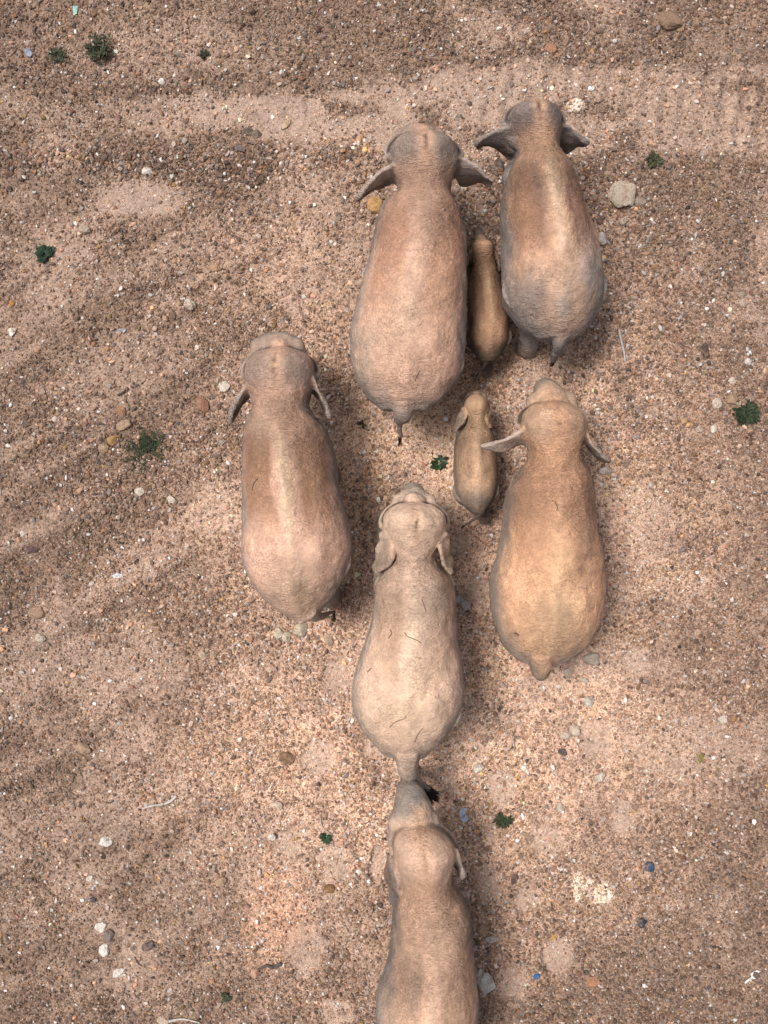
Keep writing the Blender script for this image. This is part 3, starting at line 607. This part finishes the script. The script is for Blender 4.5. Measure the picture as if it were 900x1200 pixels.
ELE += [
 dict(name='elephant_calf', s=S1, seed=77, label='brown calf squeezed between the two leading adults, small trunk pointing ahead',
  marks=[424, 385, 355, 322, 308, 291, 281], headc=565, brow=(565, 281, 10), eth=.018, tan=(.36, .215, .135), red=(.17,.10,.068), redk=.8, spine=.6, pale=(.40,.285,.185), grey=(.12,.09,.07), headk=.2, streak=.3, ridge=1.0,
  trunk=[(0,-.16,1.66,.24),(-.02,.1,1.5,.17),(-.04,.28,1.3,.13),(-.05,.42,1.05,.11),(-.06,.5,.8,.09),(-.06,.52,.55,.075)],
  out=[(281,557,574),(286,553,579),(293,552,580),(303,552,580),(312,552,580.5),(320,551,583),(330,549.5,587),(345,548.5,591),(357,548,594),(378,548.5,596.5),(397,549,595.5),(408,552,591.5),(416,557,587),(422,563,581),(425,567,577)],
  ears=[(sz([(553,290,1.95),(549,300,1.9),(547,310,1.82),(546,318,1.7)], S1), sz([(555,305,1.6),(552,312,1.4),(549,318,1.3),(547,320,1.5)], S1)),
        (sz([(579,290,1.95),(583,300,1.9),(585,310,1.82),(586,317,1.7)], S1), sz([(577,305,1.6),(580,312,1.4),(583,318,1.3),(585,320,1.5)], S1))],
  feet=[(562,335),(582,322),(570,438),(586,398)], tail=[(572,417,.84,.05),(570,425,.72,.03),(565,432,.58,.02),(560,438,.46,.012)],
  tuft=((560,437,.46),(558,442,.4),.006,14)),
 dict(name='elephant_calf', s=S2, seed=88, label='smallest tan calf trotting behind the brown calf, ears pinned along its neck',
  marks=[602, 565, 538, 512, 495, 477, 461], headc=558, brow=(558, 457, 12.5), eth=.018, tan=(.50, .325, .21), red=(.29,.18,.12), redk=.5, spine=.3, grey=(.22,.18,.15), headk=.15, streak=.3, ridge=.6, earcol=(.42,.33,.26),
  out=[(461,549,568),(466,545,572),(477,544,572),(485,546,570),(493,546.5,570),(500,544.5,571.5),(507,538,576.5),(514,533.5,579.5),(525,532,581),(535,531.7,582),(558,531.7,582.5),(570,532.5,582.3),(578,534,580.5),(586,538,577),(593,543,573),(598,549,569),(603,556,563)],
  ears=[(sz([(544,477,1.97),(547,483,2.02),(545,491,2.02),(535,503,1.86)], S2), sz([(542,477,1.86),(537,486,1.7),(534,494,1.6),(533,501,1.7)], S2)),
        (sz([(571,478,1.97),(569.5,486,2.02),(572,495,2.0),(576,501,1.86)], S2), sz([(573.5,478,1.86),(576,485,1.7),(576.5,493,1.6),(577,500,1.7)], S2))],
  feet=[(545,505),(568,520),(567,608),(545,575)], tail=[(565,592,.9,.055),(563,600,.8,.04),(556,608,.62,.022),(549,613,.5,.014),(545,616,.45,.01)],
  tuft=((546,615,.45),(542,618,.4),.008,18),
  patch=[(2.4,.12,.8,.07,(.2,.13,.09),.8),(3.6,-.1,.5,.1,(.24,.16,.11),.6),(1.4,-.2,.5,.1,(.26,.17,.12),.6),(.4,0,.4,.6,(.25,.21,.18),.8)]),
]
ROOTS = [build_elephant(E) for E in ELE]

# ------------------------------------------------------------------ rocks, one by one
from mathutils import noise as mnoise
import bmesh
def rock(px, py, wpx, hpx, col, label, name='rock', cat='rock', rot=0, flat=.6, angular=.35, group=None, sub=3, seed=None):
    z = gh(*P2W(px, py)[:2]); c = P2W(px, py, z); k = H/F
    sd = seed if seed is not None else int(px*7+py*13); R = random.Random(sd)
    bm = bmesh.new(); bmesh.ops.create_icosphere(bm, subdivisions=sub, radius=1)
    offs = Vector((R.uniform(0, 50), R.uniform(0, 50), R.uniform(0, 50)))
    planes = [(Vector((R.gauss(0, 1), R.gauss(0, 1), R.gauss(.2, .8))).normalized(), R.uniform(.62, .9)) for _ in range(8)]
    sx, sy = wpx*k/2, hpx*k/2; szz = min(sx, sy)*flat*1.3
    cr, sr = math.cos(rot), math.sin(rot)
    for v in bm.verts:
        d = v.co.normalized(); r = 1+(mnoise.noise(d*1.5+offs))*angular+mnoise.noise(d*5+offs)*.14+mnoise.noise(d*11+offs)*.05
        p = d*r
        for nn, dd in planes:
            e = p.dot(nn)-dd
            if e > 0: p = p-nn*e*.85
        x, y = p.x*sx*1.12, p.y*sy*1.12
        v.co = (x*cr-y*sr, x*sr+y*cr, p.z*szz)
    me = bpy.data.meshes.new(name); bm.to_mesh(me); bm.free()
    n = len(me.vertices); co = np.empty(n*3, np.float32); me.vertices.foreach_get('co', co); co = co.reshape(-1, 3)/max(sx, sy)
    nz = fbm(co[:, 0]*2.2+sd, co[:, 1]*2.2, co[:, 2]*2.2, 4, sd % 50)
    dirt = np.array([.30, .2, .14]); kk = np.clip(sstep(.48, .72, nz)*.7+sstep(.22, .0, co[:, 2])*.7, 0, .9)[:, None]
    set_cols(me, (np.array(col)*np.array([1, .955, .90])*(1-kk)+dirt*kk)*(.8+.4*fbm(co[:, 0]*6, co[:, 1]*6, co[:, 2]*6, 3, 8))[:, None])
    o = link(name, me, M_STONE); o.location = (c[0], c[1], z+szz*.22); tag(o, label, cat, group); return o
GR = 'loose stones lying on the earth'
W_, T_, O_, D_, G_, RB = (.58,.52,.46), (.40,.28,.19), (.42,.22,.09), (.07,.06,.06), (.36,.33,.31), (.28,.14,.1)
ROCKS = [
 (730,228,29,30,(.42,.36,.30),'largest rock in view, pale grey boulder right of the leading elephant\'s shoulder'),
 (749,238,14,13,(.30,.25,.21),'grey brown stone touching the right side of the largest boulder'),
 (729,260,10,10,(.38,.32,.27),'small grey stone just below the largest boulder'),
 (705,279,12,14,(.46,.44,.43),'bluish white stone beside the hip of the grey rumped elephant'),
 (440,242,18,20,(.44,.27,.11),'yellow ochre stone under the left ear of the broad tan elephant'),
 (586,193,12,14,D_,'black stone between the two leading elephants\' heads'),
 (291,155,11,12,(.10,.085,.08),'dark grey stone, left of a touching dark pair under the wheel track'),
 (300,157,12,11,(.15,.12,.10),'dark brown stone, right of a touching dark pair under the wheel track'),
 (281,174,13,7,(.14,.12,.14),'flat slate coloured stone below the dark pair near the wheel track'),
 (190,96,9,8,(.66,.63,.6),'white stone on the upper lip of the wheel track'),
 (172,201,12,10,(.6,.57,.54),'white stone on the rubble ridge below the wheel track'),
 (336,146,8,14,(.50,.40,.27),'cream block at the end of the pale packed strip'),
 (87,107,10,9,(.24,.15,.11),'reddish brown stone on the left end of the wheel track'),
 (645,57,14,11,(.38,.2,.13),'brick coloured stone above the wheel track near the top'),
 (640,36,8,9,O_,'orange stone close to the top edge'),
 (784,24,30,24,(.24,.16,.115),'wide half buried brown rock at the top edge on the right'),
 (797,33,12,9,(.34,.22,.15),'tan chip beside the half buried rock at the top right'),
 (222,357,13,13,(.55,.51,.46),'pale round stone left of the broad tan elephant'),
 (263,453,14,12,(.60,.55,.49),'cream stone just ahead of the left elephant\'s ear'),
 (100,270,13,12,(.38,.33,.27),'grey tan stone right below the packed patch at the upper left'),
 (253,314,14,10,(.42,.27,.18),'pinkish tan stone, larger of two above the pale round stone'),
 (15,388,10,9,(.62,.58,.52),'white stone at the left edge'),
 (14,356,7,8,(.42,.22,.06),'bright orange pebble at the left edge'),
 (238,475,13,20,(.30,.16,.115),'red brown flat rock near the head of the left elephant'),
 (145,499,17,12,(.38,.27,.19),'pinkish stone, uppermost in the cluster beside the spindly weed'),
 (132,516,13,12,(.36,.22,.09),'ochre angular stone in the cluster beside the spindly weed'),
 (122,524,14,12,(.35,.25,.18),'dull brown stone, lowest in the cluster beside the spindly weed'),
 (143,481,8,13,(.30,.14,.07),'rust coloured stone above the cluster beside the weed'),
 (164,576,11,10,(.58,.53,.47),'cream stone below the spindly weed'),
 (201,586,12,10,(.55,.50,.44),'flat cream stone right below the spindly weed'),
 (38,644,15,8,(.12,.075,.08),'dark purple long stone near the left edge'),
 (27,625,8,7,(.64,.61,.58),'white chip above the dark purple stone'),
 (45,718,20,14,(.32,.22,.16),'flat brown rock near the left edge beside the long ruts'),
 (48,747,11,11,(.50,.45,.40),'pale round stone below the flat brown rock'),
 (238,767,9,10,(.45,.36,.28),'tan stone, left of two small ones in the hollow'),
 (250,767,9,11,(.36,.26,.19),'brown stone, right of two small ones in the hollow'),
 (97,876,20,16,(.37,.27,.20),'smooth tan rock with rounded top in the lower left'),
 (327,742,13,17,(.52,.47,.38),'cream split stone behind the left elephant, left piece'),
 (336,746,10,14,(.52,.47,.38),'cream split stone behind the left elephant, right piece'),
 (352,737,18,16,(.50,.44,.35),'cream rock directly behind the left elephant\'s rump'),
 (386,750,12,13,(.42,.33,.26),'tan stone between the left elephant and the palest elephant'),
 (539,701,11,11,(.42,.45,.49),'bluish pale stone, upper of two beside the palest elephant\'s shoulder'),
 (545,708,12,12,(.46,.46,.47),'grey white stone, lower of two beside the palest elephant\'s shoulder'),
 (709,552,17,9,(.60,.58,.56),'white flat stone below the right ear of the orange tinted elephant'),
 (695,772,18,15,(.48,.43,.37),'grey cream rock right of the orange tinted elephant\'s tail'),
 (665,788,9,13,(.54,.48,.42),'pointed white stone beside the orange tinted elephant\'s tail'),
 (685,797,8,7,(.56,.52,.47),'small white stone below the rock by the orange tinted elephant'),
 (690,822,14,13,(.60,.57,.52),'round white stone on the open ground behind the orange tinted elephant'),
 (662,862,11,11,(.52,.44,.37),'crumbly cream clod, left of two beside a large footprint'),
 (674,856,14,14,(.54,.46,.39),'crumbly cream clod, right of two beside a large footprint'),
 (659,880,9,10,(.075,.075,.085),'black chip below the two crumbly clods'),
 (560,900,13,11,(.66,.63,.58),'white stone right of the palest elephant\'s tail'),
 (704,910,13,11,(.55,.5,.44),'cream stone below a large footprint'),
 (656,946,11,12,(.54,.48,.42),'oval cream stone right of the small green weed'),
 (846,843,11,11,(.56,.51,.46),'pale stone near the right edge, left of an orange one'),
 (859,843,9,9,(.35,.2,.09),'orange brown stone touching the pale one near the right edge'),
 (571,1152,17,24,(.55,.54,.52),'large white angular rock beside the last elephant'),
 (563,1144,12,16,(.46,.46,.44),'grey rock tucked between the last elephant and the white angular rock'),
 (566,1088,13,14,(.38,.26,.18),'brown stone beside the last elephant\'s shoulder'),
 (577,1100,14,10,(.48,.45,.43),'pale grey flat stone below the brown one beside the last elephant'),
 (751,1080,12,12,(.035,.05,.08),'blue black stone, lower of two on the lower right ground'),
 (760,1015,12,11,(.04,.075,.14),'dark blue stone, upper of two on the lower right ground'),
 (694,1150,15,13,(.42,.22,.14),'salmon pink stone in the lower right'),
 (603,1030,8,14,(.12,.08,.08),'dark narrow stone right of the last elephant\'s head'),
 (124,986,15,12,(.66,.64,.62),'white stone below the pale curved stick'),
 (106,1030,8,9,(.62,.59,.55),'small white stone right of a dark one in the lower left'),
 (108,1053,9,8,(.08,.08,.1),'black stone above the white crumbs in the lower left'),
 (174,1108,16,11,(.06,.055,.08),'black jagged stone right of the white crumbs'),
 (128,1096,12,13,(.20,.18,.17),'dark grey stone in the middle of the white crumbs'),
 (118,1086,13,11,(.70,.68,.65),'white crumb above the dark grey stone'),
 (122,1113,12,16,(.72,.71,.70),'white crumb below the dark grey stone'),
 (140,1139,16,12,(.66,.63,.6),'white crumb lying apart below the rest'),
 (299,1139,12,13,(.50,.32,.24),'pink round stone touching the dark stick'),
 (338,887,18,14,(.20,.12,.07),'dark brown rock left of the palest elephant\'s rump'),
 (386,1041,12,11,(.22,.12,.05),'brown stone in the toe of a footprint left of the last elephant'),
 (318,981,9,9,(.64,.6,.56),'white stone, brightest one left of the last elephant'),
 (258,1033,14,11,(.36,.25,.18),'brown stone in the gravel left of the last elephant'),
 (326,943,11,10,(.52,.45,.38),'cream stone between the dark brown rock and the last elephant'),
 (190,1196,16,10,(.54,.46,.38),'pale stone cut by the bottom edge beside a curved stick'),
 (826,411,11,19,(.085,.065,.055),'dark diamond shaped stone on the open ground at right'),
 (840,472,12,15,(.52,.46,.39),'long pale stone left of the low bush at right'),
 (858,446,9,10,(.52,.46,.40),'cream stone above the low bush at right'),
 (856,468,14,13,(.34,.24,.17),'brown stone touching the low bush at right'),
 (836,503,9,10,(.62,.59,.54),'white stone below and left of the low bush at right'),
 (820,503,10,8,(.46,.38,.33),'pinkish grey stone below and left of the low bush at right'),
 (802,493,8,8,(.46,.32,.19),'tan stone farthest left of those below the low bush'),
 (876,424,8,8,(.62,.6,.6),'white stone near the right edge above the low bush'),
 (870,355,10,10,(.40,.33,.27),'grey tan stone near the right edge in the upper half'),
 (869,346,9,8,(.33,.26,.2),'small brown stone near the right edge in the upper half'),
]
for (px, py, a, b, col, lab) in ROCKS:
    rock(px, py, a, b, col, lab, group=GR, rot=random.Random(px).uniform(-.5, .5), flat=.62)

# ------------------------------------------------------------------ plants
def plant(px, py, rad, n, L, wd, cols, label, name='weed', rise=.35, seed=1, forks=3, spread=None):
    """stems that creep outward from one root, each carrying small leaves: stem and leaves are its two parts"""
    R = random.Random(seed); z = gh(*P2W(px, py)[:2]); c = P2W(px, py, z); k = H/F; rad = rad*k*.78; n = max(3, int(n*.8))
    root = empty(name, (c[0], c[1], z)); tag(root, label, 'plant')
    SV, SF, LV, LF, LC = [], [], [], [], []
    for i in range(n):
        a = 2*math.pi*(i+R.random()*.7)/n if not spread else R.choice(spread)+R.gauss(0, .3)
        ln = rad*R.uniform(.55, 1.05); pts = []; aa = a; x = y = 0.0
        for t in range(6):
            f = t/5; pts.append((x, y, .005+rise*rad*math.sin(f*2.4)*R.uniform(.8, 1.2), .0035*(1-.6*f)))
            aa += R.gauss(0, .22); x += math.cos(aa)*ln/5; y += math.sin(aa)*ln/5
        v, f_ = tube(pts, 8, 5); o = len(SV); SV += v; SF += [tuple(q+o for q in g) for g in f_]
        Q = resample(pts, forks*4)
        for q in Q[1:]:
            for sgn in (-1, 1):
                d = aa+sgn*R.uniform(.5, 1.5); l = L*k*R.uniform(.6, 1.2); w2 = wd*k*R.uniform(.7, 1.2)*.5
                up = R.uniform(.0, .7)*l; p = np.array(q[:3]); e = p+np.array([math.cos(d)*l, math.sin(d)*l, up]); s_ = np.array([-math.sin(d), math.cos(d), R.uniform(-.4, .4)])*w2; m_ = p*.45+e*.55+np.array([0, 0, l*.12])
                o = len(LV); LV += [p, m_+s_, e, m_-s_]; LF.append((o, o+1, o+2, o+3)); cc = (np.array(R.choice(cols))*.7+np.array([.05, .045, .025])*.3)*R.uniform(.5, 1.5); LC += [cc]*4
    sm_ = bpy.data.meshes.new('stem'); sm_.from_pydata(SV, [], SF); sm_.update(); set_cols(sm_, np.tile(np.array(cols[0])*.8, (len(SV), 1)))
    link('stem', sm_, M_LEAF, root)
    link('leaves', mesh_from('leaves', np.array(LV), np.array(LF), 4, np.array(LC)), M_LEAF, root)
    return root
DG, MG, YG = (.03,.04,.022), (.05,.065,.03), (.10,.10,.045)
plant(117, 60, 20, 16, 7, 3.2, [DG, (.05,.06,.03), (.10,.10,.05)], 'bushy dark green rosette near the top left corner', seed=3, rise=.5, forks=2)
plant(67, 66, 11, 9, 6, 1.2, [(.09,.10,.055), DG], 'thin grassy weed left of the bushy rosette', seed=4)
plant(240, 65, 5, 6, 4, 2.4, [DG], 'tiny green seedling alone right of the bushy rosette', name='seedling', seed=5)
plant(53, 298, 9, 9, 6.5, 5, [(.015,.05,.03), (.02,.065,.035)], 'flat bright green weed near the left edge below the packed patch', seed=6)
plant(172, 526, 36, 15, 5, 1.3, [(.06,.075,.035), (.04,.06,.03)], 'sprawling spindly weed with thin stems left of the herd', seed=7, rise=.12, forks=4)
plant(174, 521, 10, 8, 5, 2, [DG, (.03,.055,.025)], 'dense dark tuft at the root of the spindly weed', seed=8)
plant(514, 542, 9, 6, 8, 6, [(.014,.05,.022), (.022,.07,.03)], 'broad leaved dark green weed between the calf and the palest elephant', seed=9, forks=1)
plant(424, 497, 6, 3, 3, 1.0, [(.05,.07,.035)], 'wispy green sprig behind the broad tan elephant', name='sprig', seed=10)
plant(765, 190, 11, 9, 6, 2.6, [MG, YG], 'small yellowish green weed above the largest boulder', seed=11, rise=.5)
plant(873, 486, 19, 20, 5, 2.6, [(.02,.04,.016), (.035,.06,.025)], 'rounded low green bush near the right edge', name='low_bush', seed=12, rise=.5, forks=3)
plant(590, 961, 12, 8, 6, 1.8, [(.08,.11,.055), MG], 'feathery green weed right of the last elephant\'s head', seed=13, rise=.5)
plant(382, 981, 6, 3, 5, 3.2, [(.02,.07,.028)], 'few fresh green leaves under the forked twig', name='seedling', seed=14)
plant(264, 1167, 7, 6, 4, 1.8, [(.06,.09,.045)], 'small green tuft near the bottom left of the last elephant', seed=15)
plant(302, 606, 3, 3, 3, 1.5, [YG], 'hair thin sprout hard against the left elephant', name='sprout', seed=16)

# ------------------------------------------------------------------ sticks, leaves, litter
def stick(pts, r, col, label, name='stick'):
    k = H/F; W = []
    for i, (px, py) in enumerate(pts):
        c = P2W(px, py); z = gh(c[0], c[1]); W.append((c[0], c[1], z+r*k*.9+.004))
    c0 = W[0]; n = len(W)
    P = [(a-c0[0], b-c0[1], z-c0[2], r*k*(1-.45*i/(n-1))) for i, (a, b, z) in enumerate(W)]
    v, f = tube(P, 26, 8); me = bpy.data.meshes.new(name); me.from_pydata(v, [], f); me.update()
    for p in me.polygons: p.use_smooth = True
    set_cols(me, np.tile(col, (len(v), 1))*np.random.uniform(.8, 1.15, (len(v), 1)))
    o = link(name, me, M_BARK); o.location = c0; return tag(o, label, 'stick')
stick([(208,931),(200,938),(190,941),(180,942),(168,946)], 1.7, (.50,.46,.42), 'pale curved stick lying in the lower left')
stick([(725,386),(727,398),(730,410),(732,424)], 1.5, (.52,.52,.54), 'straight bleached stick below the grey rumped elephant')
stick([(198,1197),(210,1195),(222,1196),(234,1200)], 1.6, (.50,.46,.42), 'pale curved stick cut by the bottom edge')
stick([(200,208),(206,202),(213,200),(220,202)], .8, (.5,.47,.44), 'thin pale arched twig on the rubble ridge', 'twig')
stick([(375,955),(378,968),(387,977),(391,993)], .9, (.40,.35,.31), 'forked dry twig over the fresh green leaves', 'twig')
stick([(330,1128),(320,1133),(312,1131),(302,1136)], 2.4, (.10,.08,.075), 'short dark stick touching the pink round stone')
stick([(740,216),(738,205),(733,198)], .7, (.28,.2,.15), 'fine brown twig above the largest boulder', 'twig')
stick([(158,1121),(162,1130),(168,1134)], .8, (.15,.11,.08), 'fine dark twig below the black jagged stone', 'twig')
stick([(124,38),(128,45),(132,40)], .7, (.3,.24,.2), 'tiny dry twig beside the bushy rosette', 'twig')
stick([(140,464),(146,461),(151,455)], 1.5, (.07,.05,.045), 'short black stick above the rust coloured stone')
stick([(135,936),(130,939),(125,938)], .9, (.10,.07,.055), 'tiny dark twig left of the pale curved stick', 'twig')
stick([(688,24),(690,34),(686,40)], .8, (.42,.36,.32), 'thin grey twig near the top edge', 'twig')

def straw_on(body, pts, r, col, label):
    from mathutils.bvhtree import BVHTree
    me = body.data; off = body.matrix_world.translation+Vector((body.parent.location.x+body.location.x, body.parent.location.y+body.location.y, 0))-body.matrix_world.translation
    tree = BVHTree.FromPolygons([v.co+off for v in me.vertices], [p.vertices[:] for p in me.polygons]); W = []
    for px, py in pts:
        g = Vector(P2W(px, py, 0)); hit = tree.ray_cast(Vector((0, 0, H)), (g-Vector((0, 0, H))).normalized())[0]
        W.append((hit.x, hit.y, hit.z+r*.8, r*.8*(1-.4*len(W)/len(pts))))
    c0 = W[0]; v, f = tube([(a-c0[0], b-c0[1], z-c0[2], rr) for a, b, z, rr in W], 14, 6)
    m = bpy.data.meshes.new('straw'); m.from_pydata(v, [], f); m.update(); set_cols(m, np.tile(col, (len(v), 1)))
    o = link('straw', m, M_BARK); o.location = c0[:3]; tag(o, label, 'straw')
EB = [next(c for c in r_.children if c.name.startswith('body')) for r_ in ROOTS]
straw_on(EB[4], [(473.5,741),(478,746),(484,748.5),(489,750.5),(494,753.5)], .007, (.16,.115,.085), 'long dark curved straw across the palest elephant\'s back')
straw_on(EB[4], [(494,702),(496,707),(499.5,717)], .006, (.17,.12,.09), 'short dark straw between the palest elephant\'s shoulders')
straw_on(EB[4], [(457,738),(459,742),(455,748)], .009, (.15,.11,.08), 'dark scrap of straw on the left of the palest elephant\'s back')
straw_on(EB[4], [(431,787),(435,783)], .008, (.15,.11,.08), 'tiny dark straw on the palest elephant\'s left flank')
straw_on(EB[4], [(457,852),(463,846),(472,843),(476,840)], .006, (.12,.085,.06), 'dark straw on the left of the palest elephant\'s rump')
straw_on(EB[4], [(486,870),(490,860),(496,853)], .006, (.15,.10,.07), 'fine straw on the right of the palest elephant\'s rump')
straw_on(EB[2], [(302,561),(298,566),(295,575)], .009, (.10,.08,.07), 'dark twig bit on the left elephant\'s back')
straw_on(EB[3], [(650,588),(653,594),(652,599)], .007, (.11,.075,.055), 'dark straw on the orange tinted elephant\'s shoulder')
straw_on(EB[3], [(603,742),(606,743),(608,745)], .011, (.09,.05,.03), 'dark crumb of bark on the orange tinted elephant\'s rump')
straw_on(EB[0], [(486,446),(490,438),(492,434)], .007, (.14,.09,.065), 'fine straw on the broad tan elephant\'s rump')

def scrap(px, py, pts, col, label, name, cat, mat=M_FILM, crumple=.012):
    """thin crumpled sheet with a traced outline, thickened"""
    k = H/F; c = P2W(px, py); z = gh(c[0], c[1]); R = random.Random(int(px+py))
    bm = bmesh.new(); vs = [bm.verts.new((a*k, -b*k, R.uniform(0, crumple))) for a, b in pts]; cen = bm.verts.new((0, 0, crumple*1.3))
    for i in range(len(vs)): bm.faces.new((vs[i], cen, vs[(i+1) % len(vs)]))
    bmesh.ops.subdivide_edges(bm, edges=bm.edges[:], cuts=2, use_grid_fill=True)
    for v in bm.verts: v.co.z += R.uniform(0, crumple*.6)
    g = bmesh.ops.solidify(bm, geom=bm.faces[:], thickness=.003)
    me = bpy.data.meshes.new(name); bm.to_mesh(me); bm.free()
    set_cols(me, np.tile(col, (len(me.vertices), 1))*np.random.uniform(.75, 1.1, (len(me.vertices), 1)))
    o = link(name, me, mat); o.location = (c[0], c[1], z+.012); return tag(o, label, cat)
scrap(543, 955, [(-4,-8),(4,-9),(2,-3),(6,3),(3,8),(-3,6),(-5,0)], (.44,.49,.6), 'crumpled bluish white scrap of plastic right of the last elephant\'s trunk', 'plastic_scrap', 'litter')
scrap(884, 1140, [(-6,0),(0,-5),(7,-3),(4,5),(-3,6)], (.74,.74,.74), 'torn white scrap near the bottom right corner', 'paper_scrap', 'litter')
scrap(876, 1147, [(-5,3),(4,-4),(6,-3),(-3,5)], (.6,.6,.6), 'thin pale sliver beside the torn white scrap', 'paper_scrap', 'litter')
scrap(33, 62, [(-5,-4),(2,-5),(6,2),(3,6),(-3,3)], (.16,.18,.24), 'faded blue scrap left of the thin grassy weed', 'plastic_scrap', 'litter')
scrap(88, 12, [(-3,-6),(3,-5),(2,4),(-2,6)], (.3,.5,.46), 'turquoise scrap at the top edge on the left', 'plastic_scrap', 'litter')
scrap(820, 888, [(-4,-6),(0,-2),(5,-6),(4,4),(0,7),(-2,3)], (.22,.17,.06), 'withered olive leaf on the right side', 'dry_leaf', 'leaf', M_LEAF)
scrap(648, 1098, [(-6,3),(0,-3),(6,-4),(3,1),(-3,5)], (.45,.24,.08), 'orange dry leaf in the lower right', 'dry_leaf', 'leaf', M_LEAF)
scrap(140, 387+0, [(-7,2),(0,-2),(8,-2),(6,2),(-2,4)], (.26,.28,.32), 'grey blue sliver on the left ground above the cluster of stones', 'plastic_scrap', 'litter')
scrap(138, 674, [(-7,1),(0,-3),(7,-1),(5,3),(-3,3)], (.5,.5,.52), 'pale sliver in the ruts left of the herd', 'paper_scrap', 'litter')
# bottle cap: shell with a crimped skirt and a recessed top
def cap():
    c = P2W(628, 1142); z = gh(c[0], c[1]); r = .042; rings = []
    for (rr, zz, cr) in ((r*.6, .0, 0), (r*.97, .0, 1), (r, .02, 1), (r*.95, .028, .3), (r*.8, .03, 0), (r*.74, .026, 0), (r*.3, .026, 0)):
        th = np.linspace(0, 2*np.pi, 48, endpoint=False); q = rr*(1+cr*.04*np.sign(np.sin(th*16)))
        rings.append(np.stack([q*np.cos(th), q*np.sin(th), zz+0*th], 1))
    v, f = loft(np.array(rings)); me = bpy.data.meshes.new('bottle_cap'); me.from_pydata(v, [], f); me.update()
    o = link('bottle_cap', me, M_CAP); o.location = (c[0], c[1], z+.006); o.rotation_euler = (.3, .15, 0)
    tag(o, 'bright blue bottle cap on the gravel right of the last elephant', 'bottle cap')
cap()
S.cycles.adaptive_threshold = .02; S.cycles.max_bounces = 3; S.cycles.diffuse_bounces = 2; S.cycles.glossy_bounces = 1; S.cycles.transmission_bounces = 0
